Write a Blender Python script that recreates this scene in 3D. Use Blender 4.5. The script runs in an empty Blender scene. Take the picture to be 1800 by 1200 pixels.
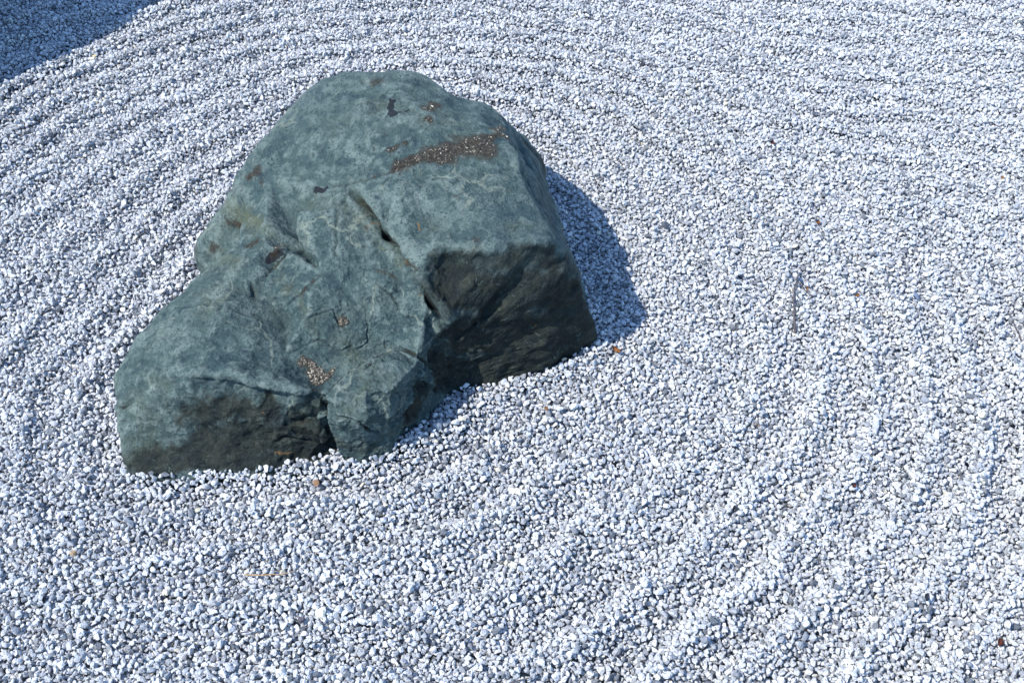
import bpy, bmesh, math, random, os
import numpy as np
from mathutils import Vector, Matrix, noise
from mathutils.bvhtree import BVHTree

random.seed(7)
rng = np.random.default_rng(7)
scene = bpy.context.scene
C = scene.collection

# ------------------------------------------------------------------ camera
CAM_H, PITCH, FPX = 1.40, math.radians(44.0), 2000.0      # FPX: focal length in pixels of the 1800 px wide photograph
cam_data = bpy.data.cameras.new('camera')
cam_data.sensor_fit = 'HORIZONTAL'; cam_data.sensor_width = 36.0
cam_data.lens = 36.0 * FPX / 1800.0
cam_data.clip_start = 0.02; cam_data.clip_end = 500.0
cam = bpy.data.objects.new('camera', cam_data); C.objects.link(cam)
cam.location = (0, 0, CAM_H)
cam.rotation_euler = (math.pi / 2 - PITCH, 0, 0)
scene.camera = cam

# ------------------------------------------------------------------ light
SUN_DIR = Vector((0.88, 0.47, 0)).normalized()             # where the shadows point
SUN_EL = math.radians(52.0)
world = bpy.data.worlds.new('World'); scene.world = world; world.use_nodes = True
wn = world.node_tree
bg = wn.nodes['Background']
sky = wn.nodes.new('ShaderNodeTexSky'); sky.sky_type = 'NISHITA'; sky.sun_disc = False
sky.sun_elevation = SUN_EL
sky.sun_rotation = math.atan2(-SUN_DIR.x, -SUN_DIR.y)
sky.air_density = 1.0; sky.dust_density = 0.2; sky.ozone_density = 3.0
cool = wn.nodes.new('ShaderNodeMix'); cool.data_type = 'RGBA'; cool.blend_type = 'MULTIPLY'   # the photograph's cool white balance
cool.inputs[0].default_value = 1.0; cool.inputs[7].default_value = (0.86, 1.0, 1.12, 1)
wn.links.new(sky.outputs[0], cool.inputs[6]); wn.links.new(cool.outputs[2], bg.inputs[0]); bg.inputs[1].default_value = 0.14
sun = bpy.data.lights.new('sun', 'SUN'); sun.energy = 3.2; sun.angle = math.radians(0.6); sun.color = (1.0, 0.96, 0.90)
sun_o = bpy.data.objects.new('sun', sun); C.objects.link(sun_o)
d = Vector((SUN_DIR.x * math.cos(SUN_EL), SUN_DIR.y * math.cos(SUN_EL), -math.sin(SUN_EL)))
sun_o.rotation_euler = d.to_track_quat('-Z', 'Y').to_euler()
sun_o.location = (-3, -2, 5)
vs = scene.view_settings
vs.view_transform = 'Standard'; vs.look = 'None'; vs.exposure = 1.24; vs.gamma = 1.0; vs.use_curve_mapping = False

def P(u, v, z=0.0):
    """world point seen at photograph pixel (u, v) at height z above the gravel"""
    dx, dv = (u - 900.0) / FPX, (v - 600.0) / FPX
    fy, fz = math.cos(PITCH) - dv * math.sin(PITCH), -math.sin(PITCH) - dv * math.cos(PITCH)
    t = (z - CAM_H) / fz
    return Vector((dx * t, fy * t, z))

# ------------------------------------------------------------------ helpers
def link(name, me, mat=None, parent=None):
    o = bpy.data.objects.new(name, me); C.objects.link(o)
    if mat: me.materials.append(mat)
    if parent: o.parent = parent
    return o
def tag(o, label=None, cat=None, group=None, kind=None):
    if label: o['label'] = label
    if cat: o['category'] = cat
    if group: o['group'] = group
    if kind: o['kind'] = kind
    return o

class NT:
    def __init__(self, name):
        self.m = bpy.data.materials.new(name); self.m.use_nodes = True
        self.t = self.m.node_tree; self.b = self.t.nodes['Principled BSDF']
    def n(self, typ, **kw):
        x = self.t.nodes.new(typ)
        for k, v in kw.items():
            if k.startswith('i_'):
                key = k[2:]
                x.inputs[int(key) if key.isdigit() else key.replace('_', ' ')].default_value = v
            else: setattr(x, k, v)
        return x
    def l(self, a, b): self.t.links.new(a, b)
    def noise(self, vec, scale, detail=4, rough=0.55, dist=0.0):
        x = self.n('ShaderNodeTexNoise', i_Scale=scale, i_Detail=detail, i_Roughness=rough, i_Distortion=dist)
        if vec: self.l(vec, x.inputs['Vector'])
        return x.outputs[0]
    def ramp(self, val, stops):
        r = self.n('ShaderNodeValToRGB'); e = r.color_ramp.elements
        while len(e) < len(stops): e.new(0.5)
        for q, (p, c) in zip(e, stops):
            q.position = p; q.color = (*c, 1) if len(c) == 3 else c
        self.l(val, r.inputs[0]); return r.outputs[0]
    def step(self, val, a, b):
        r = self.n('ShaderNodeMapRange', interpolation_type='SMOOTHSTEP', i_1=a, i_2=b)
        self.l(val, r.inputs[0]); return r.outputs[0]
    def mix(self, fac, a, b, blend='MIX'):
        x = self.n('ShaderNodeMix', data_type='RGBA', blend_type=blend)
        for s, v in ((x.inputs[0], fac), (x.inputs[6], a), (x.inputs[7], b)):
            if isinstance(v, (int, float)): s.default_value = v
            elif isinstance(v, tuple): s.default_value = (*v, 1)
            else: self.l(v, s)
        return x.outputs[2]
    def math(self, op, a, b=None):
        x = self.n('ShaderNodeMath', operation=op)
        for s, v in zip(x.inputs, (a, b)):
            if v is None: continue
            if isinstance(v, (int, float)): s.default_value = v
            else: self.l(v, s)
        return x.outputs[0]
    def attr(self, name, typ='GEOMETRY'):
        return self.n('ShaderNodeAttribute', attribute_name=name, attribute_type=typ)
    def bump(self, h, strength, dist, normal=None):
        x = self.n('ShaderNodeBump', i_Strength=strength, i_Distance=dist)
        self.l(h, x.inputs['Height'])
        if normal: self.l(normal, x.inputs['Normal'])
        return x.outputs[0]

# ================================================================== ROCK
# (u, v, z): photograph pixel and height of points on the stone's surface
CTRL = [
 # ground contact, front
 (228,840,-.01),(300,842,-.01),(380,836,-.01),(460,830,-.01),(540,824,-.01),(586,802,-.005),(640,822,-.01),(690,797,-.01),
 (740,752,-.01),(790,702,-.01),(850,684,-.01),(910,672,-.01),(960,655,-.01),(1010,630,-.01),(1036,606,-.01),
 # left silhouette of the low lobe
 (213,770,.035),(205,690,.075),(212,640,.10),(240,590,.12),(290,538,.14),(345,490,.158),
 # left bump
 (356,474,.055),(340,458,.075),(337,432,.108),(348,406,.138),(364,384,.160),(385,358,.182),(404,330,.204),(420,304,.222),(362,452,.080),(380,432,.108),(400,408,.138),(418,384,.168),(420,338,.212),
 # back silhouette
 (440,272,.245),(490,205,.285),(530,165,.305),(558,142,.315),(600,131,.325),(660,131,.33),(700,129,.331),(736,128,.332),(760,144,.324),(784,160,.318),(800,176,.310),(828,177,.310),(850,181,.302),
 (885,208,.284),(922,240,.208),(948,272,.160),(970,335,.135),(985,390,.132),
 (1000,440,.165),(1012,480,.165),(1026,525,.115),(1040,565,.06),(1041,592,.02),
 # top facet
 (590,160,.325),(700,160,.335),(560,210,.305),(650,210,.325),(750,210,.333),(840,215,.322),(885,235,.305),
 (500,260,.262),(580,260,.292),(660,265,.308),(750,270,.318),(840,270,.314),(900,264,.302),
 (470,310,.24),(545,322,.262),(600,320,.278),(630,325,.282),(700,330,.292),(800,330,.298),(890,330,.29),(920,320,.286),
 (662,365,.272),(740,385,.27),(830,390,.272),(920,385,.268),(955,385,.260),
 # front edge of the top facet
 (700,410,.258),(735,440,.25),(775,434,.254),(830,440,.254),(900,434,.256),(955,426,.255),(972,422,.246),
 # dark front face
 (745,480,.226),(790,500,.202),(870,510,.19),(945,500,.19),(1000,490,.17),
 (775,545,.172),(840,560,.13),(920,560,.125),(1000,550,.105),(800,600,.10),(870,620,.062),(950,605,.062),(1015,585,.045),
 (764,628,.082),(792,652,.036),
 # central slope left of the diagonal crack
 (525,372,.252),(590,362,.262),(622,352,.268),(638,395,.249),(672,440,.228),(705,490,.203),(745,555,.168),
 (545,405,.219),(535,440,.192),(515,475,.168),(592,400,.246),(592,440,.230),(565,478,.205),(548,515,.190),(546,545,.171),(600,500,.196),(640,460,.214),(650,520,.184),
 (570,562,.158),(600,585,.138),(650,570,.150),(700,570,.148),(690,610,.128),(640,610,.122),(590,625,.118),
 # left shoulder crest and low lobe
 (446,366,.212),(350,487,.160),(386,457,.178),(420,428,.194),(470,398,.224),(475,430,.212),(425,468,.198),(390,492,.180),(450,495,.183),(470,522,.162),(440,515,.172),(485,478,.186),
 (330,540,.164),(400,545,.172),(450,560,.160),(500,570,.134),(280,600,.142),(350,615,.152),(430,620,.148),(500,625,.128),(540,655,.112),
 (240,660,.108),(290,658,.122),(340,660,.134),(400,664,.137),(470,678,.132),(530,690,.124),(562,688,.112),
 (240,740,.060),(290,740,.064),(350,730,.076),(420,745,.066),(490,750,.066),(545,745,.070),(560,730,.068),(300,800,.018),(400,795,.020),(500,785,.024),(556,775,.028),
 # nose lobe
 (574,714,.090),(600,676,.122),(645,650,.136),(695,634,.137),(730,642,.124),(757,664,.076),(594,705,.120),(640,690,.134),(690,684,.128),
 (600,735,.100),(640,735,.104),(680,730,.090),(715,715,.070),(745,705,.042),(600,775,.034),(640,775,.040),(680,770,.028),(576,770,.016),
]
pts = [P(*c) for c in CTRL]
# hidden sides: world positions (x, y, z)
HID = [(-.66,1.33,.04),(-.60,1.43,.06),(-.565,1.56,.06),(-.47,1.68,.10),(-.40,1.78,.15),(-.62,1.36,-.03),(-.515,1.465,-.03),(-.495,1.485,.075),(-.505,1.475,.03),(-.475,1.50,.125),(-.535,1.445,.07),(-.54,1.62,-.03),(-.44,1.78,-.03),(-.36,1.90,-.03),
       (-.24,1.99,.12),(-.12,2.0,.14),(0.0,1.93,.13),(.06,1.76,.06),(.09,1.66,.065),(.12,1.56,.06),
       (-.26,2.04,-.03),(-.12,2.05,-.03),(.0,1.97,-.03),(.09,1.85,-.03),(.12,1.70,-.03),(.145,1.56,-.03),(.15,1.48,-.02),
       (-.30,1.93,.22),(-.20,1.96,.212),(-.08,1.945,.135),(-.005,1.845,.085)]
pts += [Vector(h) for h in HID]
ROCK_C = Vector((-.24, 1.36, -.02))
# skirt below the gravel
for p in list(pts):
    if p.z <= 0.0:
        q = ROCK_C + (p - ROCK_C) * 0.96; pts.append(Vector((q.x, q.y, -.12)))
pts.append(ROCK_C + Vector((0, 0, -.14)))

def radial_mesh(points, centre):
    bm = bmesh.new()
    vs_ = [bm.verts.new((p - centre).normalized()) for p in points]
    bm.verts.ensure_lookup_table()
    idx = {v: i for i, v in enumerate(vs_)}
    bmesh.ops.convex_hull(bm, input=vs_)
    faces = [[idx[v] for v in f.verts] for f in bm.faces if all(v in idx for v in f.verts)]
    bm.free()
    return faces
ctl_faces = radial_mesh(pts, ROCK_C)
ctl_bvh = BVHTree.FromPolygons([tuple(p) for p in pts], ctl_faces)


# ---- small numpy noise
def _hash(ix, iy, iz, seed):
    h = (ix.astype(np.int64) * 374761393 + iy.astype(np.int64) * 668265263 + iz.astype(np.int64) * 2147483647 + seed * 1274126177) & 0xFFFFFFFF
    h = ((h ^ (h >> 13)) * 1274126177) & 0xFFFFFFFF
    h = ((h ^ (h >> 16)) * 2246822519) & 0xFFFFFFFF
    return ((h ^ (h >> 15)) & 0xFFFFFF) / float(0xFFFFFF)
def vnoise(p, seed=0):
    """value noise in -1..1 at points p (n, 3)"""
    f = np.floor(p); t = p - f; t = t * t * t * (t * (t * 6 - 15) + 10)
    out = 0.0
    for a in (0, 1):
        wx = t[:, 0] if a else 1 - t[:, 0]
        for b in (0, 1):
            wy = t[:, 1] if b else 1 - t[:, 1]
            for c in (0, 1):
                wz = t[:, 2] if c else 1 - t[:, 2]
                out = out + wx * wy * wz * _hash(f[:, 0] + a, f[:, 1] + b, f[:, 2] + c, seed)
    return out * 2 - 1
ROT = np.array(Matrix.Rotation(0.6, 3, 'X') @ Matrix.Rotation(0.9, 3, 'Z'))
def fbm(p, octaves=4, seed=0, gain=0.5):
    s, a, q = 0.0, 1.0, p
    for o in range(octaves):
        s = s + a * vnoise(q, seed + o); a *= gain; q = (q * 2.03) @ ROT + 17.3
    return s
def cellular(p, seed=0):
    """distance to nearest feature point and a random value per cell"""
    f = np.floor(p); best = np.full(len(p), 9.0); val = np.zeros(len(p))
    for a in (-1, 0, 1):
        for b in (-1, 0, 1):
            for c in (-1, 0, 1):
                ix, iy, iz = f[:, 0] + a, f[:, 1] + b, f[:, 2] + c
                fx = ix + _hash(ix, iy, iz, seed); fy = iy + _hash(ix, iy, iz, seed + 1); fz = iz + _hash(ix, iy, iz, seed + 2)
                dd = (fx - p[:, 0]) ** 2 + (fy - p[:, 1]) ** 2 + (fz - p[:, 2]) ** 2
                m_ = dd < best
                best = np.where(m_, dd, best); val = np.where(m_, _hash(ix, iy, iz, seed + 3), val)
    return np.sqrt(best), val

# ---- dense sphere of directions, denser towards the front and top
bm = bmesh.new()
bmesh.ops.create_icosphere(bm, subdivisions=8, radius=1.0)
bm.verts.ensure_lookup_table()
dirs = np.array([v.co[:] for v in bm.verts])
tris = np.array([[v.index for v in f.verts] for f in bm.faces])
edges = np.array([[e.verts[0].index, e.verts[1].index] for e in bm.edges])
bm.free()
NV = len(dirs)
dirs = dirs + 0.45 * np.array(Vector((0.0, -0.75, 0.66)).normalized())
dirs /= np.linalg.norm(dirs, axis=1, keepdims=True)
deg = np.bincount(edges.ravel(), minlength=NV)
def smooth(x, n, k=0.5):
    for _ in range(n):
        s_ = np.bincount(edges[:, 0], x[edges[:, 1]], NV) + np.bincount(edges[:, 1], x[edges[:, 0]], NV)
        x = x + k * (s_ / deg - x)
    return x
def normals(co):
    a, b, c = co[tris[:, 0]], co[tris[:, 1]], co[tris[:, 2]]
    fn = np.cross(b - a, c - a)
    n = np.stack([sum(np.bincount(tris[:, k], fn[:, i], NV) for k in range(3)) for i in range(3)], 1)
    return n / np.maximum(np.linalg.norm(n, axis=1, keepdims=True), 1e-12)
r = np.empty(NV)
for i in range(NV):
    h = ctl_bvh.ray_cast(ROCK_C, Vector(dirs[i]))
    r[i] = h[3] if h[0] is not None else 0.14
r_sharp = smooth(r, 6); r_soft = smooth(r_sharp, 170)
r = r_sharp + 0.38 * np.clip(r_sharp - r_soft, -.02, .012)
centre = np.array(ROCK_C)
co = centre + dirs * r[:, None]
base_bvh = BVHTree.FromPolygons(co.tolist(), tris.tolist())
cam_p = Vector((0, 0, CAM_H))
def S(u, v):
    """point on the stone that the photograph shows at pixel (u, v)"""
    t = P(u, v, 0.0)
    h = base_bvh.ray_cast(cam_p, (t - cam_p).normalized())
    return np.array(h[0]) if h[0] is not None and h[3] < (t - cam_p).length + 0.05 else np.array(t)
def dist_line(q, line):
    """distance of points q to a polyline of 3-D points, and position 0..1 along it (9 where far away)"""
    L = np.array(line); full = np.full(len(q), 9.0); full_at = np.zeros(len(q)); n = len(line) - 1
    sel = np.where(((q > L.min(0) - .12) & (q < L.max(0) + .12)).all(1))[0]
    p = q[sel]
    if n == 0:
        full[sel] = np.linalg.norm(p - L[0], axis=1); return full, full_at
    best = np.full(len(p), 9.0); at = np.zeros(len(p))
    for k in range(n):
        a, b = L[k], L[k + 1]; ab = b - a
        t = np.clip(((p - a) @ ab) / max(ab @ ab, 1e-9), 0, 1)
        dd = np.linalg.norm(p - a - t[:, None] * ab, axis=1)
        m_ = dd < best
        best = np.where(m_, dd, best); at = np.where(m_, (k + t) / n, at)
    full[sel] = best; full_at[sel] = at
    return full, full_at
def surf(line, step=9.0):
    """follow the stone's surface between the given pixels"""
    out = []
    for (a, b), (c, d_) in zip(line, line[1:]):
        k = max(1, int(math.hypot(c - a, d_ - b) / step))
        out += [S(a + (c - a) * t / k, b + (d_ - b) * t / k) for t in range(k)]
    return out + [S(*line[-1])]
def taper(at, lo=0.15): return np.clip(np.minimum(at, 1 - at) / lo, 0, 1) ** 0.6

# ---- relief: steps, cracks, hollows, bumps (all in metres)
nrm = normals(co)
wob = np.stack([fbm(co * 55, 3, 11 + 7 * k) for k in range(3)], 1) * 0.0035
qw = co + wob
qc = co + wob * 0.30
disp = np.zeros(NV); crack_shade = np.zeros(NV)
# a crack: line, half width, depth, end taper
CRACKS = [
 ([(612,330),(630,350),(648,372),(660,390),(676,410),(692,432),(708,455),(722,476)], .0052, .026, .25),
 ([(716,470),(735,498),(752,525),(768,550),(782,572)], .0042, .018, .2),
 ([(644,318),(652,292),(657,262),(655,225)], .0018, .003, .3),
 ([(545,330),(580,328),(615,322),(650,315),(690,300),(725,284)], .0026, .003, .15),
 ([(594,368),(590,400),(592,425),(586,440),(600,462)], .0022, .003, .2),
 ([(560,345),(575,350),(600,335)], .0018, .0025, .2),
 ([(573,694),(572,715),(575,740),(582,770),(590,806)], .0065, .007, .15),
 ([(572,696),(590,672),(615,650),(645,632),(672,618),(700,612)], .0025, .004, .2),
 ([(586,732),(606,734),(628,742),(648,758),(668,764)], .0030, .007, .2),
 ([(640,650),(650,640),(656,632)], .002, .004, .3),
 ([(436,492),(444,508),(452,526)], .005, .005, .3),
 ([(500,540),(525,520),(548,498),(575,478)], .0022, .002, .2),
 ([(455,500),(475,475),(500,450),(512,436)], .003, .005, .25),
 ([(700,612),(724,622),(745,634),(762,652)], .003, .007, .2),
 ([(540,560),(585,545),(600,580)], .002, .002, .2),
 ([(590,560),(604,576),(612,584)], .002, .003, .3),
 ([(665,500),(690,520),(705,545)], .0025, .003, .25),
 ([(835,600),(838,640),(842,675)], .002, .004, .2),
 ([(205,720),(222,712),(236,704)], .003, .006, .3),
 ([(478,780),(500,770),(530,772),(550,776)], .003, .006, .2),
]
for ln, w, dep, tp in CRACKS:
    dd, at = dist_line(qc, surf(ln))
    disp -= dep * 1.5 * np.exp(-(dd / w) ** 3) * taper(at, tp)
    crack_shade = np.maximum(crack_shade, np.exp(-(dd / (.60 * w + .0013)) ** 2) * taper(at, tp) * min(1, .36 + dep * 50))  # darkness inside the cracks, painted as colour on top of the relief
# hollows and bumps: point, radius, depth (+ out, - in)
BLOBS = [
 (412,392,.012,-.014),(486,446,.010,-.012),(470,452,.014,-.006),(556,331,.012,-.005),(450,510,.020,-.004),
 (548,535,.016,.006),(600,400,.03,.006),(330,570,.05,.004),(640,605,.02,-.005),(700,380,.03,.006),(830,350,.05,.004),(610,270,.05,-.005),(560,300,.03,-.005),
 (920,262,.012,-.012),(932,290,.014,-.012),(934,325,.012,-.010),(948,352,.010,-.009),(905,290,.012,.004),(915,345,.012,.004),(905,250,.010,-.004),(812,172,.012,-.006),(770,158,.014,.003),
 (878,395,.03,.004),(980,385,.012,-.004),(950,470,.022,-.008),(985,455,.016,-.006),(880,470,.026,.005),(800,470,.022,-.008),(760,470,.018,-.006),
 (905,590,.03,-.006),(850,590,.025,.005),(1000,545,.02,-.006),(785,525,.018,.008),(800,550,.014,.006),(765,520,.012,.004),
 (360,760,.030,-.010),(420,720,.025,-.009),(320,720,.02,-.006),(500,735,.022,-.008),(455,770,.03,-.006),(520,800,.02,-.009),(540,745,.016,.004),
 (490,650,.03,.003),(240,720,.02,.004),(300,640,.04,.003),(705,735,.02,-.004),(735,680,.014,-.006),
 (400,700,.012,-.004),(350,690,.014,-.005),(470,700,.014,-.004),(700,585,.02,.003),
 (686,190,.006,-.002),(760,190,.012,-.001),(790,262,.03,-.002),
]
for u, v, rad, dep in BLOBS:
    p = S(u, v); dd = np.linalg.norm(qw - p, axis=1)
    disp += dep * np.exp(-(dd / rad) ** 2)
# steps: one side of a line stands proud, fading out over a width
STEPS = [  # line, side reference pixel (proud side), height, reach
 ([(620,332),(655,382),(690,430),(722,476),(782,572)], (740,400), .0095, .05),
 ([(335,662),(400,666),(450,680),(520,692),(566,692)], (430,630), .0085, .03),
 ([(755,440),(800,455),(840,448),(900,442),(985,432)], (860,400), .0028, .02),
 ([(738,478),(760,500),(800,548),(822,542)], (770,540), .005, .025),
 ([(572,696),(600,664),(645,634),(700,612),(745,634)], (650,670), .004, .03),
 ([(900,236),(908,262),(922,300),(938,345),(965,395)], (880,300), .005, .02),
]
view = co - np.array(cam_p); view /= np.linalg.norm(view, axis=1, keepdims=True)
for ln, ref, hgt, reach in STEPS:
    L3 = surf(ln); dd, at = dist_line(qc, L3)
    # signed side from the plane spanned by the chord and the mean normal
    ch = L3[-1] - L3[0]; rp = S(*ref)
    near = np.argmin(np.linalg.norm(co - rp, axis=1)); mn = nrm[near]
    k = np.clip((at * (len(L3) - 1)).astype(int), 0, len(L3) - 2)
    A = np.array(L3)[k]; B = np.array(L3)[k + 1]
    sd = np.einsum('ij,ij->i', np.cross(B - A, qc - A), np.broadcast_to(mn, qw.shape))
    refs = np.cross(ch, rp - L3[0]) @ mn
    side = np.where(np.sign(sd) == np.sign(refs), 1.0, -1.0)
    disp += hgt * np.clip(.75 + .9 * fbm(co * 26, 2, 61), .1, 1.5) * np.tanh(side * dd / 0.0035) * np.exp(-(dd / reach) ** 2) * taper(at, .12)

# roughness grows on the broken front faces, little on the worn top
facing = np.clip((0.78 - nrm[:, 2]) / 0.5, 0, 1)
rough = 0.55 + 0.45 * facing
disp += 0.0032 * fbm(co * 9, 3, 1) + 0.0034 * rough * fbm(co * 34, 3, 2)
cd, cv = cellular(qw * np.array([32, 32, 46]), 5)
disp += 0.0065 * facing * (cv - 0.5) * np.clip((0.75 - cd) * 3, 0, 1)
cd2, cv2 = cellular(qw * 70, 9)
disp += 0.0030 * rough * (cv2 - 0.5)
cd3, cv3 = cellular(qw * np.array([15, 15, 19]) + 4.2, 19)
disp += 0.0075 * (.25 + .75 * facing) * (cv3 - 0.5) * np.clip((0.8 - cd3) * 2.5, 0, 1)
disp += 0.0009 * fbm(co * 150, 3, 3) * (0.6 + rough)
pit = np.clip(fbm(co * 240, 2, 4) - 0.45, 0, 1)
disp -= 0.0024 * pit
fr = np.abs(fbm(co * 13 + 2.7, 3, 81)); brk = np.clip(1 - fr / .05, 0, 1) * np.clip(fbm(co * 4.5, 2, 83) * 2.2 + .35, 0, 1)
fr2 = np.abs(fbm(co * np.array([30, 30, 44]) + 9.1, 3, 85)); brk2 = np.clip(1 - fr2 / .06, 0, 1) * np.clip(fbm(co * 8, 2, 87) * 2 + .1, 0, 1)
disp -= .0045 * brk + .0024 * brk2 * (.4 + rough)
crack_shade = np.maximum(crack_shade, .42 * brk)
disp = smooth(disp, 1, 0.25)
co2 = co + nrm * disp[:, None]

bend = np.einsum('ij,ij->i', co2 - np.stack([smooth(co2[:, k], 14) for k in range(3)], 1), nrm)
wear = np.clip(bend / .0011 - .25, 0, 1) * (nrm[:, 2] > -.2)
rock_me = bpy.data.meshes.new('garden_rock')
rock_me.vertices.add(NV); rock_me.vertices.foreach_set('co', co2.ravel())
rock_me.loops.add(len(tris) * 3); rock_me.loops.foreach_set('vertex_index', tris.ravel())
rock_me.polygons.add(len(tris)); rock_me.polygons.foreach_set('loop_start', np.arange(0, len(tris) * 3, 3)); rock_me.polygons.foreach_set('loop_total', np.full(len(tris), 3))
rock_me.polygons.foreach_set('use_smooth', np.ones(len(tris), bool))
rock_me.update(); rock_me.validate()

# ---- where the colour changes: crusts, staining, pale scuffs, ochre and olive weathering, some painted shade
def mask(items, wobble=1.0, soft=0.5, grow=1.0):
    """items: (polyline of pixels, radius in metres, strength)"""
    out = np.zeros(NV); q = co + wob * 2.2 * wobble
    for ln, rad, st in items:
        dd, _ = dist_line(q, surf(ln))
        out = np.maximum(out, st * np.clip((rad * grow - dd) / (rad * soft), 0, 1))
    return out
crust = mask([
 ([(700,292),(735,280),(770,268),(810,262)], .013, 1),([(768,272),(800,260),(830,254),(850,262)], .024, 1),([(850,245),(872,236),(890,240)], .009, .75),([(862,225),(884,224)], .007, .7),
 ([(752,192),(768,184)], .011, .9),([(748,214),(760,208)], .007, .8),([(685,262),(706,254)], .008, .7),([(655,150),(668,146)], .009, .55),
 ([(440,312),(452,300)], .010, .75),([(456,324),(462,328)], .006, .6),([(372,428),(380,440)], .007, .5),([(405,392),(418,396)], .008, .8),
 ([(484,438),(500,436)], .008, .7),([(435,432),(448,428)], .008, .6),
 ([(535,638),(548,645)], .012, .85),([(552,658),(568,664)], .013, .9),([(580,650)], .009, .8),([(604,568)], .010, .8),
 ([(530,520),(550,500),(570,482)], .005, .6),([(660,472),(690,490)], .005, .5),([(705,455),(725,460),(735,470)], .006, .6),([(655,312)], .005, .9),
 ([(800,340),(806,352)], .005, .4),([(832,422)], .007, .4),([(780,320),(800,345)], .004, .3),([(640,400),(645,412)], .005, .5),([(630,148),(700,138)], .004, .3)], 0.9, 1.0, 1.45)
black = mask([([(688,178),(686,192),(690,203)], .0085, 1),([(700,200),(716,196)], .005, .7),([(552,330),(566,332)], .009, .85),([(478,452),(492,444)], .013, .9),([(800,300)], .003, .4)], .6)  # black marks; the strokes in the hollows paint their shade
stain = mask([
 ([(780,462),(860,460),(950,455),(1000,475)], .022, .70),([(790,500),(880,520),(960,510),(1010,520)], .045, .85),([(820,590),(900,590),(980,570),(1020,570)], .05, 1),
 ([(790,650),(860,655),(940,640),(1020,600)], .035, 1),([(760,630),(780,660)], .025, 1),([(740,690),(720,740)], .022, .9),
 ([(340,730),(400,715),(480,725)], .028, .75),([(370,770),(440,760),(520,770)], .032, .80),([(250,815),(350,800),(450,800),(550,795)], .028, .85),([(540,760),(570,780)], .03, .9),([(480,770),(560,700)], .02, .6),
 ([(590,780),(650,790)], .02, .5),([(348,470),(344,430)], .012, .5),([(385,360),(345,420)], .010, .6),([(490,200),(440,265)], .008, .5),([(925,245),(955,290),(975,345)], .016, .7)], 1.6, .9, 1.45)  # staining; the right edge stroke puts that side's shade into the colour
pale = mask([
 ([(670,350),(700,352),(740,350)], .018, .9),([(700,420),(720,438),(740,440)], .013, 1),([(760,330),(820,320)], .016, .6),([(590,255),(620,270),(640,282)], .014, .8),([(575,300),(610,330)], .006, .7),
 ([(740,360),(800,380),(860,350)], .03, .5),([(235,610),(262,585),(300,560)], .014, .9),([(285,580),(320,585)], .014, .8),([(330,600),(310,615)], .010, .7),
 ([(640,440),(650,520),(670,560)], .012, .5),([(580,470),(600,440)], .016, .5),([(430,450),(395,490),(370,530)], .013, .8),([(470,440),(520,420)], .010, .6),
 ([(865,492),(880,505)], .012, .9),([(870,600),(880,620),(900,590)], .006, .7),([(855,560),(862,600)], .005, .8),([(800,530),(815,545)], .010, .8),([(720,500),(760,515)], .010, .6),
 ([(920,445),(910,480)], .006, .6),([(990,540),(1010,550)], .010, .6),([(370,740),(392,775)], .006, .9),([(520,720),(545,712)], .008, .8),([(470,765),(500,770)], .009, .7),([(320,770),(325,790)], .012, .6),
 ([(300,700),(340,700)], .012, .5),([(460,690),(480,700)], .012, .6),([(345,660),(400,680),(470,690),(560,695)], .008, .6),([(640,660),(690,640)], .012, .5),([(935,310),(945,350)], .008, .7),
 ([(660,130),(735,135)], .006, .4),([(690,580),(730,585)], .008, .6),([(620,520),(690,560)], .008, .5),([(830,500),(850,520)], .006, .5),([(780,490),(790,500)], .007, .7)], 2.0, .9, 1.5)
olive = mask([([(400,360),(440,390),(470,410)], .035, .9),([(370,440),(420,470)], .03, .6),([(480,470),(520,520),(560,600)], .022, .6),([(620,345),(650,400),(700,470)], .012, .7),([(600,600),(650,660),(620,720)], .04, .5),
 ([(740,310),(860,330),(940,350)], .05, .35),([(880,400),(960,400)], .03, .5),([(560,340),(520,380)], .02, .5),([(240,700),(260,780)], .04, .5),([(520,180),(490,220)], .012, .6),([(700,760),(640,800)], .03, .6),([(400,520),(330,530)], .015, .4)], 1.5, 1.0)
ochre = mask([([(736,396),(742,412)], .0032, .75),([(700,455),(718,462)], .005, .9),([(730,520),(735,524)], .004, .7),([(640,398),(662,392)], .004, .7),([(480,790),(515,795)], .006, .6),([(930,568),(940,572)], .004, .8),([(460,725)], .003, .7),([(868,530)], .003, .8),([(840,640),(850,670)], .004, .5)], .6)
for nm, arr in (('wear', wear), ('crack_shade', crack_shade), ('crust', crust), ('black', black), ('stain', stain), ('pale', pale), ('olive', olive), ('ochre', ochre)):
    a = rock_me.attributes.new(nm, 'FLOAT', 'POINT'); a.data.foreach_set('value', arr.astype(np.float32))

m = NT('blue_green_stone')
tc = m.n('ShaderNodeTexCoord').outputs['Object']
n1 = m.noise(tc, 7, 5, .6); n2 = m.noise(tc, 38, 6, .65, .4); n3 = m.noise(tc, 190, 4, .6); n4 = m.noise(tc, 620, 3, .6)
col = m.ramp(n1, [(.32, (.019, .038, .040)), (.48, (.035, .060, .059)), (.60, (.047, .071, .063)), (.74, (.066, .082, .058))])
col = m.mix(m.step(n2, .50, .64), col, (.076, .106, .098))
col = m.mix(m.math('MULTIPLY', m.step(n2, .49, .34), .85), col, (.014, .029, .034))
def masked(name, nz, lo=.30, hi=.62, gain=1.0, amp=1.0):
    a = m.attr(name).outputs['Fac']
    s_ = m.math('ADD', m.math('MULTIPLY', a, gain), m.math('MULTIPLY', m.math('SUBTRACT', nz, .5), amp))
    return m.step(s_, lo, hi)
ol = m.math('MULTIPLY', masked('olive', m.noise(tc, 60, 7, .8, .6), .15, .95), .62)
col = m.mix(ol, col, (.080, .084, .040))
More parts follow.
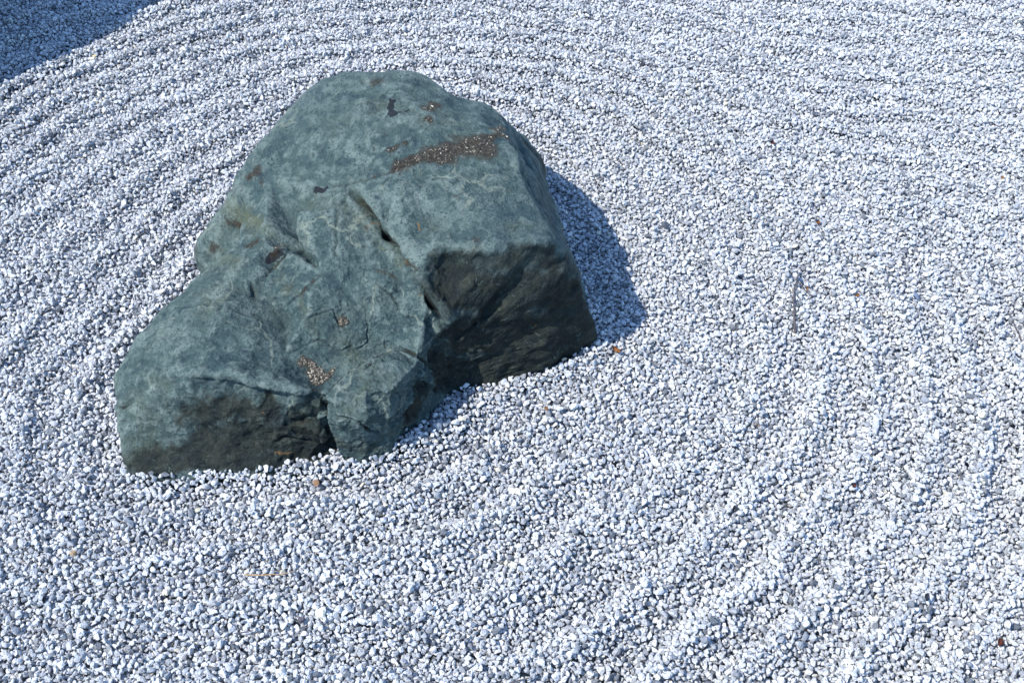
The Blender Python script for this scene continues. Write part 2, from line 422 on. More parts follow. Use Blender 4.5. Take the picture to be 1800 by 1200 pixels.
frost = m.math('MULTIPLY', m.step(m.noise(tc, 95, 9, .84, 1.2), .37, .56), m.step(m.noise(tc, 300, 3, .6), .30, .52))
pm = m.math('MULTIPLY', m.math('MULTIPLY', masked('pale', m.noise(tc, 40, 6, .75, .8), .15, .80), frost), .72)
pm = m.math('MAXIMUM', pm, m.math('MULTIPLY', m.math('MULTIPLY', m.attr('wear').outputs['Fac'], m.step(m.noise(tc, 70, 8, .8, .6), .38, .58)), .62))
col = m.mix(pm, col, (.150, .190, .168))
# pale mineral veins and darker water streaks
vv = m.n('ShaderNodeTexVoronoi', feature='DISTANCE_TO_EDGE', i_Scale=5.5)
wv = m.n('ShaderNodeVectorMath', operation='ADD'); nz = m.n('ShaderNodeTexNoise', i_Scale=9.0, i_Detail=5.0); m.l(tc, nz.inputs['Vector'])
sc_ = m.n('ShaderNodeVectorMath', operation='SCALE', i_Scale=.16); m.l(nz.outputs['Color'], sc_.inputs[0]); m.l(tc, wv.inputs[0]); m.l(sc_.outputs[0], wv.inputs[1]); m.l(wv.outputs[0], vv.inputs['Vector'])
vein = m.math('MULTIPLY', m.step(vv.outputs['Distance'], .016, .004), m.step(m.noise(tc, 12, 4, .6), .48, .60))
col = m.mix(m.math('MULTIPLY', vein, .55), col, (.19, .215, .165))
big = m.noise(tc, 3.4, 4, .6, .6)
col = m.mix(m.math('MULTIPLY', m.step(big, .50, .66), .40), col, (.028, .050, .056))
# grain of the stone: dark pits, light crystals, rusty specks
col = m.mix(m.math('MULTIPLY', m.math('MULTIPLY', m.step(n3, .54, .64), m.step(n2, .36, .60)), .75), col, (.012, .020, .022))
col = m.mix(m.math('MULTIPLY', m.step(n4, .60, .70), .50), col, (.022, .034, .036))
col = m.mix(m.math('MULTIPLY', m.step(m.noise(tc, 260, 4, .7), .54, .66), .34), col, (.125, .160, .145))
col = m.mix(m.math('MULTIPLY', m.step(m.noise(tc, 150, 5, .75), .63, .74), .55), col, (.20, .125, .045))
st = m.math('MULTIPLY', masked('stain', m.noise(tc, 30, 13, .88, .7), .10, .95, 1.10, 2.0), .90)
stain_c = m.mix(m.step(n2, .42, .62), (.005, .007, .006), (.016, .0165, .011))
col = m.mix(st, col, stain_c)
# light scrapes left on the stained faces
scr = m.math('MULTIPLY', m.math('MULTIPLY', m.step(m.noise(tc, 40, 9, .80, 1.6), .56, .66), st), .75)
col = m.mix(scr, col, (.105, .135, .115))
oc = masked('ochre', n3, .35, .75)
col = m.mix(m.math('MULTIPLY', oc, .85), col, (.17, .092, .028))
se = m.math('MULTIPLY', m.step(m.math('ADD', m.attr('crack_shade').outputs['Fac'], m.math('MULTIPLY', m.math('SUBTRACT', m.noise(tc, 140, 4, .7), .5), .9)), .30, .62), .85)
col = m.mix(se, col, (.012, .012, .010))  # crack shade mixed into the base colour
bl = masked('black', m.noise(tc, 110, 5, .7), .32, .55)
col = m.mix(m.math('MULTIPLY', bl, .93), col, (.008, .009, .012))
cr = m.math('MULTIPLY', masked('crust', m.noise(tc, 75, 9, .85), .22, .88, 1.0, 1.6), m.step(m.noise(tc, 220, 6, .8), .34, .56))
crust_c = m.ramp(m.noise(tc, 330, 4, .7), [(.34, (.012, .010, .010)), (.45, (.055, .044, .034)), (.56, (.125, .098, .068)), (.70, (.30, .27, .21))])
col = m.mix(m.math('MULTIPLY', masked('crust', n3, .12, .70), .38), col, (.105, .082, .052))
col = m.mix(m.math('MULTIPLY', cr, .85), col, crust_c)
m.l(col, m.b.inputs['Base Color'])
m.b.inputs['Specular IOR Level'].default_value = .16
m.l(m.ramp(n2, [(.3, (.58,) * 3), (.7, (.80,) * 3)]), m.b.inputs['Roughness'])
hgt = m.math('ADD', m.math('ADD', m.math('MULTIPLY', n3, .9), m.math('MULTIPLY', n4, .35)), m.math('MULTIPLY', n2, 1.2))
hgt = m.math('ADD', hgt, m.math('MULTIPLY', m.math('MULTIPLY', cr, m.noise(tc, 330, 4, .7)), 2.2))
m.l(m.bump(hgt, 1.0, .0040), m.b.inputs['Normal'])
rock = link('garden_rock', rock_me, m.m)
tag(rock, 'large blue-green weathered rock with dark stained front, set in the raked gravel', 'rock')
rock_bvh = BVHTree.FromPolygons(co2.tolist(), tris.tolist())
ROCK_MAT = m.m

# ================================================================== second rock, left of the view: it throws the shadow over the top left corner
bm = bmesh.new(); bmesh.ops.create_icosphere(bm, subdivisions=5, radius=1.0)
v0 = np.array([v.co[:] for v in bm.verts])
cd, cv = cellular(v0 * 1.1 + 3.3, 31)
rr = 1.0 + 0.07 * fbm(v0 * 1.3, 3, 40) + 0.07 * (cv - .5) + .03 * fbm(v0 * 4, 3, 47) + 0.03 * fbm(v0 * 6, 3, 43)
v1 = v0 * rr[:, None] * np.array([.35, .56, .90])
for v, q in zip(bm.verts, v1): v.co = q
me = bpy.data.meshes.new('garden_rock'); bm.to_mesh(me); bm.free()
for f in me.polygons: f.use_smooth = True
for nm in ('wear', 'crack_shade', 'crust', 'black', 'stain', 'pale', 'olive', 'ochre'): me.attributes.new(nm, 'FLOAT', 'POINT')
BOULDER_XY = (-1.685, 2.50)
b2 = link('garden_rock', me, ROCK_MAT); b2.location = (*BOULDER_XY, .02)
tag(b2, 'second rock standing past the left edge, shading the top left corner gravel', 'rock')

# ================================================================== GRAVEL
# raked surface
foot = [co[i] for i in range(NV) if -0.01 < co[i][2] < 0.02]
def hull2(p):
    p = sorted(set(map(tuple, p))); out = []
    for seq in (p, p[::-1]):
        h = []
        for q in seq:
            while len(h) > 1 and (h[-1][0] - h[-2][0]) * (q[1] - h[-2][1]) - (h[-1][1] - h[-2][1]) * (q[0] - h[-2][0]) <= 0: h.pop()
            h.append(q)
        out += h[:-1]
    return np.array(out)
FOOT = hull2([(round(float(q[0]), 3), round(float(q[1]), 3)) for q in foot])
def foot_dist(x, y):
    q = np.stack([x, y], 1); best = np.full(len(q), 9.0); inside = np.ones(len(q), bool)
    for a, b in zip(FOOT, np.roll(FOOT, -1, 0)):
        ab = b - a; t = np.clip(((q - a) @ ab) / max(ab @ ab, 1e-12), 0, 1)
        best = np.minimum(best, np.linalg.norm(q - a - t[:, None] * ab, axis=1))
        inside &= (ab[0] * (q[:, 1] - a[1]) - ab[1] * (q[:, 0] - a[0])) > 0
    return np.where(inside, 0.0, best)
def sstep(a, b, x):
    t = np.clip((x - a) / (b - a), 0, 1); return t * t * (3 - 2 * t)
LAM = .084
def surface(x, y):
    q = np.stack([x, y, np.zeros_like(x)], 1)
    dd = foot_dist(x, y)
    wav = fbm(q * 2.2, 2, 71) * .022 + fbm(q * 9, 2, 73) * .010
    cen = np.hypot(x + .20, (y - 1.50)) - .47                      # rings grow rounder away from the rock
    far = sstep(.10, .60, dd)
    e = dd * (1 - .6 * far) + cen * .6 * far
    ph = 2 * np.pi * (e + wav) / LAM
    ring = np.cos(ph) * .8 + .2 * np.cos(2 * ph + .7)
    pl = 2 * np.pi * (y + .17 * x + 1.4 * wav) / .090                     # straight rows beyond, at the upper right
    rows = np.cos(pl) * .8 + .2 * np.cos(2 * pl + .7)
    b_ = sstep(.30, .95, x) * sstep(1.55, 2.1, y)
    ring = ring * (1 - b_) + rows * b_
    worn = .35 + .65 * np.clip(.60 + 1.0 * fbm(q * 2.7, 3, 75), 0, 1.1)
    near_right = sstep(-.05, .25, x) * sstep(.36, .20, dd)
    front = sstep(1.15, .95, y) * sstep(.15, -.2, x)
    lower_right = sstep(-.15, .20, x) * sstep(1.75, 1.35, y) * sstep(.14, .30, dd)
    w_ring = (1 - .75 * near_right) * (1 - .30 * front) * (1 + .65 * lower_right) * (1 - .40 * b_) * (1 - .25 * sstep(2.0, 2.4, y) * (1 - b_))
    z = np.maximum(worn, .66) * .0120 * w_ring * ring
    z += .004 * fbm(q * 6, 2, 77)
    z += .006 * np.exp(-(dd / .030) ** 2) - .006                         # heaped a little against the rock
    return z

# pack a periodic tile of pebbles: spheres settle under gravity until they rest on each other
TILE, NP = .34, 5600
rad = np.clip(rng.lognormal(math.log(.00345), .27, NP), .0017, .0062)
pp = np.stack([rng.uniform(0, TILE, NP), rng.uniform(0, TILE, NP), rng.uniform(0, .040, NP)], 1)
NC = int(TILE / .0126); CS = TILE / NC
for it in range(110):
    cx = (pp[:, :2] / CS).astype(int) % NC; cid = cx[:, 0] * NC + cx[:, 1]
    order = np.argsort(cid, kind='stable'); cs = cid[order]
    start = np.searchsorted(cs, np.arange(NC * NC)); rank = np.arange(NP) - start[cs]
    MO = rank.max() + 1
    tab = np.full((NC * NC, MO), -1); tab[cs, rank] = order
    mv = np.zeros_like(pp); cnt = np.zeros(NP)
    for ax in (-1, 0, 1):
        for ay in (-1, 0, 1):
            nb = tab[((cx[:, 0] + ax) % NC) * NC + (cx[:, 1] + ay) % NC]
            ok = (nb >= 0) & (nb != np.arange(NP)[:, None])
            dv = pp[:, None, :] - pp[nb]
            dv[..., :2] -= TILE * np.round(dv[..., :2] / TILE)
            dl = np.sqrt((dv ** 2).sum(2)) + 1e-9
            ov = np.where(ok, rad[:, None] + rad[nb] - dl, 0); ov = np.clip(ov, 0, None)
            mv += (dv / dl[..., None] * ov[..., None]).sum(1) * .5; cnt += (ov > 0).sum(1)
    pp += mv / np.maximum(cnt, 1)[:, None] * 1.6
    pp[:, 2] -= .0005 if it < 85 else .0001
    pp[:, :2] %= TILE
    pp[:, 2] = np.maximum(pp[:, 2], rad)
top = np.percentile(pp[:, 2] + rad, 92)
pp[:, 2] -= top                                                  # 0 = surface level
keep = (pp[:, 2] > -.0150) & ((rng.uniform(0, 1, NP) > .08) | (pp[:, 2] < -.005))
tp, tr = pp[keep], rad[keep]

# lay the tile over the part of the garden round the view
gx, gy = np.meshgrid(np.arange(-10, 10), np.arange(0, 13))
off = np.stack([gx.ravel() * TILE, gy.ravel() * TILE], 1)
allp = np.concatenate([tp + np.array([ox, oy, 0]) for ox, oy in off])
allr = np.tile(tr, len(off))
half = .48 * (.72 * allp[:, 1] + .98) + .18                       # a wedge a good margin wider than the view
inside = (np.abs(allp[:, 0]) < half) & (allp[:, 1] > .55) & (allp[:, 1] < 3.2)
upper = (allp[:, 2] > -.0062) & (np.abs(allp[:, 0]) < half + .75) & (allp[:, 1] > .15) & (allp[:, 1] < 4.2)   # only the upper pebbles further out
inside |= upper
allp, allr = allp[inside], allr[inside]
n = len(allp)
allp[:, :2] += rng.normal(0, .0012, (n, 2))
allp[:, 2] += surface(allp[:, 0], allp[:, 1]) + rng.normal(0, .0009, n)
# nothing inside the rocks
near = np.where((np.abs(allp[:, 0] + .25) < .5) & (np.abs(allp[:, 1] - 1.55) < .55))[0]
drop = np.zeros(n, bool)
for i in near:
    p = Vector(allp[i]); dv = p - ROCK_C; L = dv.length
    h = rock_bvh.ray_cast(ROCK_C, dv / L)
    if h[0] is not None and h[3] > L + allr[i] * .25: drop[i] = True
allp, allr = allp[~drop], allr[~drop]
n = len(allp)
print('pebbles', n)

# odd pebbles that one can point at replace the pebble lying at their place
def pebble_at(u, v):
    t = P(u, v, 0.0)
    c = (allp[:, 0] - t.x) ** 2 + (allp[:, 1] - t.y) ** 2 - (allp[:, 2] * .0)
    near = np.where(c < .012 ** 2)[0]
    return near[np.argmax(allp[near, 2] + allr[near])] if len(near) else int(np.argmin(c))

def pebble_mesh(seed, npts=26):
    rg = np.random.default_rng(seed)
    q = rg.normal(size=(npts, 3)); q /= np.linalg.norm(q, axis=1, keepdims=True)
    ax = np.array([1.22 + rg.uniform(-.16, .32), 1.04 + rg.uniform(-.14, .14), .86 + rg.uniform(-.20, .14)])
    # a few broken faces
    for _ in range(rg.integers(5, 9)):
        nn = rg.normal(size=3); nn /= np.linalg.norm(nn); lim = rg.uniform(.50, .80)
        e = q @ nn; q -= np.clip(e - lim, 0, None)[:, None] * nn
    q *= ax
    bm = bmesh.new()
    for p in q: bm.verts.new(p)
    rs = bmesh.ops.convex_hull(bm, input=bm.verts[:])
    bmesh.ops.delete(bm, geom=[g_ for g_ in rs['geom_interior'] if isinstance(g_, bmesh.types.BMVert)], context='VERTS')
    bmesh.ops.dissolve_limit(bm, angle_limit=.22, verts=bm.verts[:], edges=bm.edges[:])
    bmesh.ops.triangulate(bm, faces=bm.faces[:])
    bmesh.ops.subdivide_edges(bm, edges=bm.edges[:], cuts=1, smooth=.08, use_grid_fill=True)
    for v in bm.verts:
        v.co *= 1 + .04 * noise.noise(v.co * 2.6 + Vector((seed * 3.1, 0, 0)))
    me = bpy.data.meshes.new('pebble'); bm.to_mesh(me); bm.free()
    for f in me.polygons: f.use_smooth = True
    me.set_sharp_from_angle(angle=math.radians(22))
    return me

def pebble_material(name, typ, fixed=None):
    m = NT(name)
    tc = m.n('ShaderNodeTexCoord').outputs['Object']
    if fixed is None:
        tint = m.attr('tint', typ).outputs['Fac']; shift = m.attr('shift', typ).outputs['Vector']
        off_ = m.n('ShaderNodeVectorMath', operation='ADD'); m.l(tc, off_.inputs[0]); m.l(shift, off_.inputs[1]); vec = off_.outputs[0]
        basec = m.ramp(tint, [(0, (.08, .09, .10)), (.07, (.24, .25, .26)), (.20, (.41, .418, .42)), (.55, (.52, .525, .522)), (.985, (.64, .645, .635)), (.993, (.68, .66, .58)), (1, (.62, .56, .42))])
    else:
        vec = tc; basec = None
    nA = m.noise(vec, 1.3, 3, .6); nB = m.noise(vec, 2.6, 3, .65); nC = m.noise(vec, 9, 2, .6)
    if basec is None:
        basec = m.mix(nA, tuple(c * .75 for c in fixed), tuple(min(1, c * 1.2) for c in fixed))
    c = m.mix(m.math('MULTIPLY', m.step(nA, .48, .70), .35), basec, (.36, .39, .44))
    c = m.mix(m.math('MULTIPLY', m.step(nB, .555, .615), .88 if fixed is None else .35), c, (.075, .085, .105))
    c = m.mix(m.math('MULTIPLY', m.step(nC, .56, .66), .55 if fixed is None else .15), c, (.20, .22, .26))
    m.l(c, m.b.inputs['Base Color'])
    m.b.inputs['Roughness'].default_value = .72; m.b.inputs['Specular IOR Level'].default_value = .3
    m.l(m.bump(nB, .35, .25), m.b.inputs['Normal'])
    return m.m
PEB_MAT = pebble_material('pale_granite', 'INSTANCER')
lib = bpy.data.collections.new('pebble_shapes')
NSH = 60
shapes = [pebble_mesh(100 + k, 14 + k % 7) for k in range(NSH)]
for me in shapes:
    me.materials.append(PEB_MAT)
    o = bpy.data.objects.new('pebble_shape', me); lib.objects.link(o)

# individual odd pebbles and litter: (pixel, size factor, colour, label)
ODD = [
 (120,966,1.25,(.42,.27,.13),'orange-brown pebble lying left of the long pine needle'),
 (560,848,1.0,(.22,.12,.06),'small dark brown pebble just below the rock front'),
 (343,905,1.2,(.62,.57,.40),'cream yellow pebble below the front left of the rock'),
 (569,1078,1.5,(.72,.69,.56),'large cream pebble near the lower edge, below the pine needle'),
 (829,1008,1.1,(.95,.95,.95),'bright pure white pebble in the lower middle gravel'),
 (900,980,1.4,(.52,.50,.40),'rounded beige pebble beside the bright white pebble'),
 (812,738,1.3,(.60,.55,.42),'beige pebble a little in front of the rock nose'),
 (522,1092,1.3,(.08,.07,.08),'dark blackish pebble near the large cream pebble'),
 (1162,392,1.4,(.055,.065,.085),'dark slate pebble right of the rock, above its shadow'),
 (1430,201,1.6,(.05,.06,.08),'dark slate pebble in the straight raked rows at upper right'),
 (1645,50,1.7,(.09,.11,.15),'grey-blue pebble near the top right corner'),
 (1125,107,1.7,(.02,.022,.028),'black pebble in the gravel behind the rock'),
 (1667,370,1.6,(.05,.06,.09),'dark blue-grey pebble near the right edge'),
 (1623,511,1.5,(.12,.16,.24),'blue-grey pebble above the right-hand twigs'),
 (1677,112,1.3,(.50,.47,.42),'tan grey pebble in the rows at far upper right'),
 (168,90,1.4,(.62,.50,.22),'yellow pebble at the edge of the top left shadow'),
 (290,160,1.3,(.93,.93,.93),'white pebble left of the rock top'),
]
alive = np.ones(n, bool)
odd_info = []
for u, v, sc, colr, lab in ODD:
    i = pebble_at(u, v); alive[i] = False
    odd_info.append((allp[i].copy(), allr[i] * sc, colr, lab))

idx = np.where(alive)[0]
me = bpy.data.meshes.new('gravel')
me.vertices.add(len(idx)); me.vertices.foreach_set('co', allp[idx].astype(np.float32).ravel())
def add(name, typ, field, arr):
    a = me.attributes.new(name, typ, 'POINT'); a.data.foreach_set(field, np.ascontiguousarray(arr).ravel())
k = len(idx)
eul = np.stack([rng.normal(0, .75, k), rng.normal(0, .75, k), rng.uniform(0, 2 * np.pi, k)], 1)
add('turn', 'FLOAT_VECTOR', 'vector', eul.astype(np.float32))
add('size', 'FLOAT', 'value', (allr[idx] * rng.uniform(.90, 1.12, k)).astype(np.float32))
add('shape', 'INT', 'value', rng.integers(0, NSH, k).astype(np.int32))
add('tint', 'FLOAT', 'value', rng.uniform(0, 1, k).astype(np.float32))
add('shift', 'FLOAT_VECTOR', 'vector', rng.uniform(-40, 40, (k, 3)).astype(np.float32))
gravel = link('gravel', me)
tag(gravel, 'pale grey granite gravel raked in rings round the rock', 'gravel', kind='stuff')
ng = bpy.data.node_groups.new('lay_pebbles', 'GeometryNodeTree')
ng.interface.new_socket('Geometry', in_out='INPUT', socket_type='NodeSocketGeometry')
ng.interface.new_socket('Geometry', in_out='OUTPUT', socket_type='NodeSocketGeometry')
N = ng.nodes.new; Lk = ng.links.new
gi, go = N('NodeGroupInput'), N('NodeGroupOutput')
iop = N('GeometryNodeInstanceOnPoints'); ci = N('GeometryNodeCollectionInfo')
ci.inputs['Collection'].default_value = lib; ci.inputs['Separate Children'].default_value = True; ci.inputs['Reset Children'].default_value = True
def named(nm, typ):
    x = N('GeometryNodeInputNamedAttribute'); x.data_type = typ; x.inputs['Name'].default_value = nm; return x.outputs['Attribute']
Lk(gi.outputs[0], iop.inputs['Points']); Lk(ci.outputs[0], iop.inputs['Instance'])
iop.inputs['Pick Instance'].default_value = True
Lk(named('shape', 'INT'), iop.inputs['Instance Index'])
e2r = N('FunctionNodeEulerToRotation'); Lk(named('turn', 'FLOAT_VECTOR'), e2r.inputs[0]); Lk(e2r.outputs[0], iop.inputs['Rotation'])
Lk(named('size', 'FLOAT'), iop.inputs['Scale'])
Lk(iop.outputs[0], go.inputs[0])
gravel.modifiers.new('lay_pebbles', 'NODES').node_group = ng
me.materials.append(PEB_MAT)

# ground sheet under the gravel, reaching the horizon
m = NT('gravel_bed')
tc = m.n('ShaderNodeTexCoord').outputs['Object']
vo = m.n('ShaderNodeTexVoronoi', i_Scale=120.0); m.l(tc, vo.inputs['Vector'])
c = m.ramp(vo.outputs['Color'], [(0, (.24, .25, .26)), (1, (.50, .51, .515))])
c = m.mix(m.step(vo.outputs['Distance'], .40, .75), c, (.10, .105, .11))
m.l(c, m.b.inputs['Base Color']); m.b.inputs['Roughness'].default_value = .85
inv = m.math('SUBTRACT', 1.0, vo.outputs['Distance']); m.l(m.bump(inv, 1.0, .008), m.b.inputs['Normal'])
bm = bmesh.new(); bmesh.ops.create_grid(bm, x_segments=40, y_segments=40, size=60)
gm = bpy.data.meshes.new('ground'); bm.to_mesh(gm); bm.free()
ground = link('ground', gm, m.m); ground.location = (0, 1.5, -.042); tag(ground, kind='structure')

# ================================================================== things lying on the gravel
for kk, (p, rr_, colr, lab) in enumerate(odd_info):
    me = pebble_mesh(500 + kk, 24)
    o = link('pebble', me, pebble_material('pebble_' + ('dark' if sum(colr) < .5 else 'light'), 'OBJECT', colr))
    o.location = p; o.location.z += rr_ * .30; o.scale = (rr_,) * 3; o.rotation_euler = (random.uniform(-.4, .4), random.uniform(-.4, .4), random.uniform(0, 6))
    tag(o, lab, 'pebble', 'odd coloured pebbles')

def top_z(x, y, rr=.006):
    q = np.where((np.abs(allp[:, 0] - x) < rr) & (np.abs(allp[:, 1] - y) < rr))[0]
    return float((allp[q, 2] + allr[q] * .75).max()) if len(q) else 0.0
def simple(name, c1, c2, scale=400, rough=.75):
    m = NT(name); tc = m.n('ShaderNodeTexCoord').outputs['Object']
    m.l(m.mix(m.step(m.noise(tc, scale, 4, .6), .35, .65), c1, c2), m.b.inputs['Base Color']); m.b.inputs['Roughness'].default_value = rough
    m.l(m.bump(m.noise(tc, scale * 2, 3), .4, .0006), m.b.inputs['Normal'])
    return m.m
BARK = simple('dark_bark', (.035, .028, .030), (.085, .070, .068)); STRAW = simple('dry_needle', (.26, .15, .055), (.42, .27, .12))
RUST = simple('dry_leaf', (.20, .075, .022), (.36, .17, .05)); RED = simple('red_brown_leaf', (.07, .018, .010), (.15, .04, .02)); DARK = simple('dark_chip', (.018, .020, .026), (.055, .058, .068))

def ground_line(pix, lift, step=.004):
    """pixels of a line lying on the pebbles -> 3-D points resting on their tops"""
    raw = [P(u, v, .004) for u, v in pix]; out = []
    for a, b in zip(raw, raw[1:]):
        k = max(1, int((b - a).length / step))
        out += [a.lerp(b, t / k) for t in range(k)]
    out.append(raw[-1])
    z = np.array([top_z(p.x, p.y) for p in out])
    if len(z) > 4: z = np.convolve(np.pad(z, 2, 'edge'), np.ones(5) / 5, 'valid') + .0008
    return [Vector((p.x, p.y, zz + lift)) for p, zz in zip(out, z)]
def tube(points, r0, r1, origin, sides=6, rough=.12):
    bm = bmesh.new(); rings = []
    for k, p in enumerate(points):
        t = k / max(1, len(points) - 1); rr_ = (r0 + (r1 - r0) * t) * (1 + random.uniform(-rough, rough))
        a = points[max(0, k - 1)]; b = points[min(len(points) - 1, k + 1)]
        dd = (b - a).normalized(); s_ = dd.orthogonal().normalized(); u_ = dd.cross(s_)
        rings.append([bm.verts.new(p - origin + (s_ * math.cos(2 * math.pi * j / sides) + u_ * math.sin(2 * math.pi * j / sides)) * rr_) for j in range(sides)])
    for A, B in zip(rings, rings[1:]):
        for j in range(sides): bm.faces.new((A[j], A[(j + 1) % sides], B[(j + 1) % sides], B[j]))
    bm.faces.new(rings[0][::-1]); bm.faces.new(rings[-1])
    bmesh.ops.recalc_face_normals(bm, faces=bm.faces[:])
    me = bpy.data.meshes.new('stem'); bm.to_mesh(me); bm.free()
    for f in me.polygons: f.use_smooth = True
    return me
def empty(name, loc):
    o = bpy.data.objects.new(name, None); C.objects.link(o); o.location = loc; o.empty_display_size = .01; return o
def leaf_mesh(length, width, curl, seed, thick=.0006):
    rg = random.Random(seed); bm = bmesh.new(); n_, w_ = 9, 5; grid = []
    for i in range(n_):
        t = i / (n_ - 1); hw = width * (math.sin(math.pi * min(.97, max(.04, t))) ** .7) * rg.uniform(.8, 1.1)
        row = []
        for j in range(w_):
            q = (j / (w_ - 1) - .5) * 2
            row.append(bm.verts.new(((t - .5) * length, q * hw, curl * (q * q * width + .8 * (t - .4) ** 2 * length) + rg.uniform(-.0004, .0004))))
        grid.append(row)
    for i in range(n_ - 1):
        for j in range(w_ - 1): bm.faces.new((grid[i][j], grid[i + 1][j], grid[i + 1][j + 1], grid[i][j + 1]))
    rs = bmesh.ops.solidify(bm, geom=bm.faces[:], thickness=thick)
    bmesh.ops.recalc_face_normals(bm, faces=bm.faces[:])
    me = bpy.data.meshes.new('leaf'); bm.to_mesh(me); bm.free()
    for f in me.polygons: f.use_smooth = True
    return me
# forked twig
line = ground_line([(1404,470),(1403,484),(1400,496),(1396,508),(1395,530),(1397,552),(1400,575)], .0016)
t = empty('twig', line[-1]); tag(t, 'thin forked dark twig lying on the gravel right of the rock', 'twig')
link('stem', tube(line, .0010, .0024, line[-1], 7), BARK, t)
br = ground_line([(1401,492),(1412,503),(1422,511),(1432,516)], .0020); link('side_shoot', tube(br, .0012, .0007, line[-1]), BARK, t)
br = ground_line([(1402,486),(1407,476),(1409,468)], .0025); link('side_shoot', tube(br, .0010, .0005, line[-1]), BARK, t)
lf = link('leaf', leaf_mesh(.011, .003, .6, 5), RUST, t); lf.location = P(1418, 508, .008) - line[-1]; lf.rotation_euler = (.3, .2, 1.2)
def stick(name, pix, r0, r1, mat, label, cat, lift=.0012):
    ln = ground_line(pix, lift); o = link(name, tube(ln, r0, r1, ln[0]), mat); o.location = ln[0]; tag(o, label, cat); return o
stick('pine_needle', [(428,1004),(455,1003),(485,1003),(516,998)], .0009, .0005, STRAW, 'long straw-coloured pine needle on the gravel below the rock', 'pine needle')
stick('pine_needle', [(408,1103),(425,1101),(444,1102)], .0008, .0006, BARK, 'short dark pine needle near the bottom edge, below the straw-coloured one', 'pine needle')
stick('twig', [(1533,852),(1541,862),(1550,874)], .0008, .0012, BARK, 'tiny straight twig among the gravel rings at lower right', 'twig')
stick('twig', [(1778,540),(1786,551),(1793,562),(1802,580)], .0010, .0016, BARK, 'dark thin twig cut by the right edge of the picture', 'twig')
stick('twig', [(898,1195),(915,1190),(934,1188)], .0010, .0009, BARK, 'small dark twig at the very bottom, below the bright white pebble', 'twig')
def leaf(name, u, v, L, W, curl, mat, rz, label, cat, seed, tilt=.25):
    p = P(u, v, .006); o = link(name, leaf_mesh(L, W, curl, seed), mat); o.location = (p.x, p.y, top_z(p.x, p.y) + .0012)
    o.rotation_euler = (tilt, tilt * .5, rz); tag(o, label, cat)
leaf('dry_leaf', 1083, 613, .019, .006, .8, RUST, 2.4, 'curled orange-brown leaf beside the rock shadow', 'leaf', 1)
leaf('dry_leaf', 1763, 1118, .013, .0045, .9, RED, 1.2, 'dark red-brown leaf in the lower right corner', 'leaf', 2)
leaf('dry_leaf', 1501, 852, .009, .0032, .7, RED, .8, 'tiny red-brown leaf scrap next to the tiny straight twig', 'leaf', 3)
leaf('dry_leaf', 1507, 517, .010, .0035, .7, RUST, .4, 'small orange leaf scrap right of the forked twig', 'leaf', 4)
leaf('dry_leaf', 1360, 246, .014, .004, .7, RED, .2, 'small brown leaf scrap in the gravel above the forked twig', 'leaf', 5)
leaf('dry_leaf', 1440, 380, .012, .004, .8, RUST, 1.0, 'small orange leaf scrap between the dark pebble and the forked twig', 'leaf', 6)
leaf('dry_leaf', 1765, 303, .012, .0035, .8, RUST, 1.4, 'brown leaf scrap near the right edge in the raked rows', 'leaf', 7)
leaf('dry_leaf', 960, 711, .010, .003, .7, RUST, 2.2, 'small tan leaf scrap on the gravel in front of the dark rock face', 'leaf', 8)
leaf('bark_chip', 1290, 893, .019, .0042, .35, DARK, 1.15, 'black upright bark chip on the gravel rings, lower middle right', 'bark chip', 9, .7)
leaf('bark_chip', 1628, 1050, .019, .0042, .35, DARK, 1.1, 'dark bark chip near the lower right corner', 'bark chip', 10, .6)
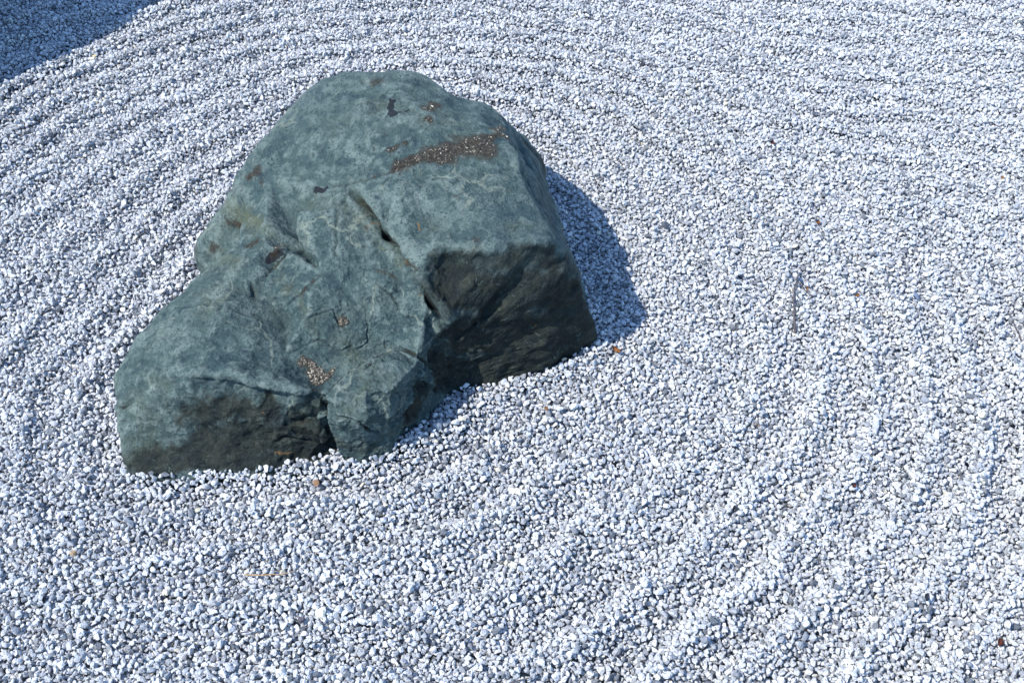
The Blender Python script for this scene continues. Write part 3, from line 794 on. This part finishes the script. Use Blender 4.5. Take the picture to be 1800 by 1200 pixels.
# dry tuft
p0 = P(1331, 738, .005); p0.z = top_z(p0.x, p0.y)
t = empty('grass_tuft', p0); tag(t, 'small dry dark tuft of grass fibres on the gravel, right of the rock', 'grass tuft')
for k in range(9):
    a = random.uniform(0, 2 * math.pi); L = random.uniform(.009, .018); c0 = Vector((random.uniform(-.006, .006), random.uniform(-.005, .005), .001))
    pts3 = [c0 + Vector((math.cos(a) * L * q, math.sin(a) * L * q * .7, .004 * math.sin(math.pi * q))) for q in (0, .25, .5, .75, 1)]
    link('blade', tube(pts3, .0005, .0003, Vector((0, 0, 0)), 4), BARK if k % 3 else STRAW, t)

# ================================================================== crumbly crust on the rock: flakes sitting on its brown patches
cand = np.where((crust > .66) & (nrm[:, 2] > .2))[0]
nr2 = normals(co2)
V, F, TI = [], [], []
for i in rng.choice(cand, min(1700, len(cand)), replace=False):
    s_ = rng.uniform(.0006, .0021) * (1.35 if rng.random() < .15 else 1); nn = nr2[i] + rng.normal(0, .35, 3); nn /= np.linalg.norm(nn)
    a = np.cross(nn, [.3, .8, .5]); a /= np.linalg.norm(a); b = np.cross(nn, a); c0 = co2[i] + nr2[i] * s_ * .25; k = len(V); n_ = 5
    an = np.sort(rng.uniform(0, 2 * np.pi, n_)); rr_ = s_ * rng.uniform(.6, 1.2, n_); th = s_ * rng.uniform(.25, .6)
    for sg in (-.6, 1):
        for q in range(n_): V.append(c0 + (a * math.cos(an[q]) + b * math.sin(an[q])) * rr_[q] * (1 if sg < 0 else .8) + nn * th * sg)
    F.append([k + n_ + q for q in range(n_)])
    F += [[k + q, k + (q + 1) % n_, k + n_ + (q + 1) % n_, k + n_ + q] for q in range(n_)]
    TI += [rng.random()] * (n_ + 1)
me = bpy.data.meshes.new('lichen_flakes'); me.from_pydata([tuple(v) for v in V], [], F)
at = me.attributes.new('tint', 'FLOAT', 'FACE'); at.data.foreach_set('value', np.array(TI, np.float32))
m = NT('lichen_flake'); m.l(m.ramp(m.attr('tint').outputs['Fac'], [(0, (.014, .012, .012)), (.40, (.048, .040, .031)), (.66, (.115, .095, .068)), (.90, (.27, .24, .18)), (1, (.46, .43, .36))]), m.b.inputs['Base Color']); m.b.inputs['Roughness'].default_value = .9
fl = link('lichen_flakes', me, m.m, rock); tag(fl, 'brown crumbly crust of lichen flakes in patches on the rock', kind='stuff')
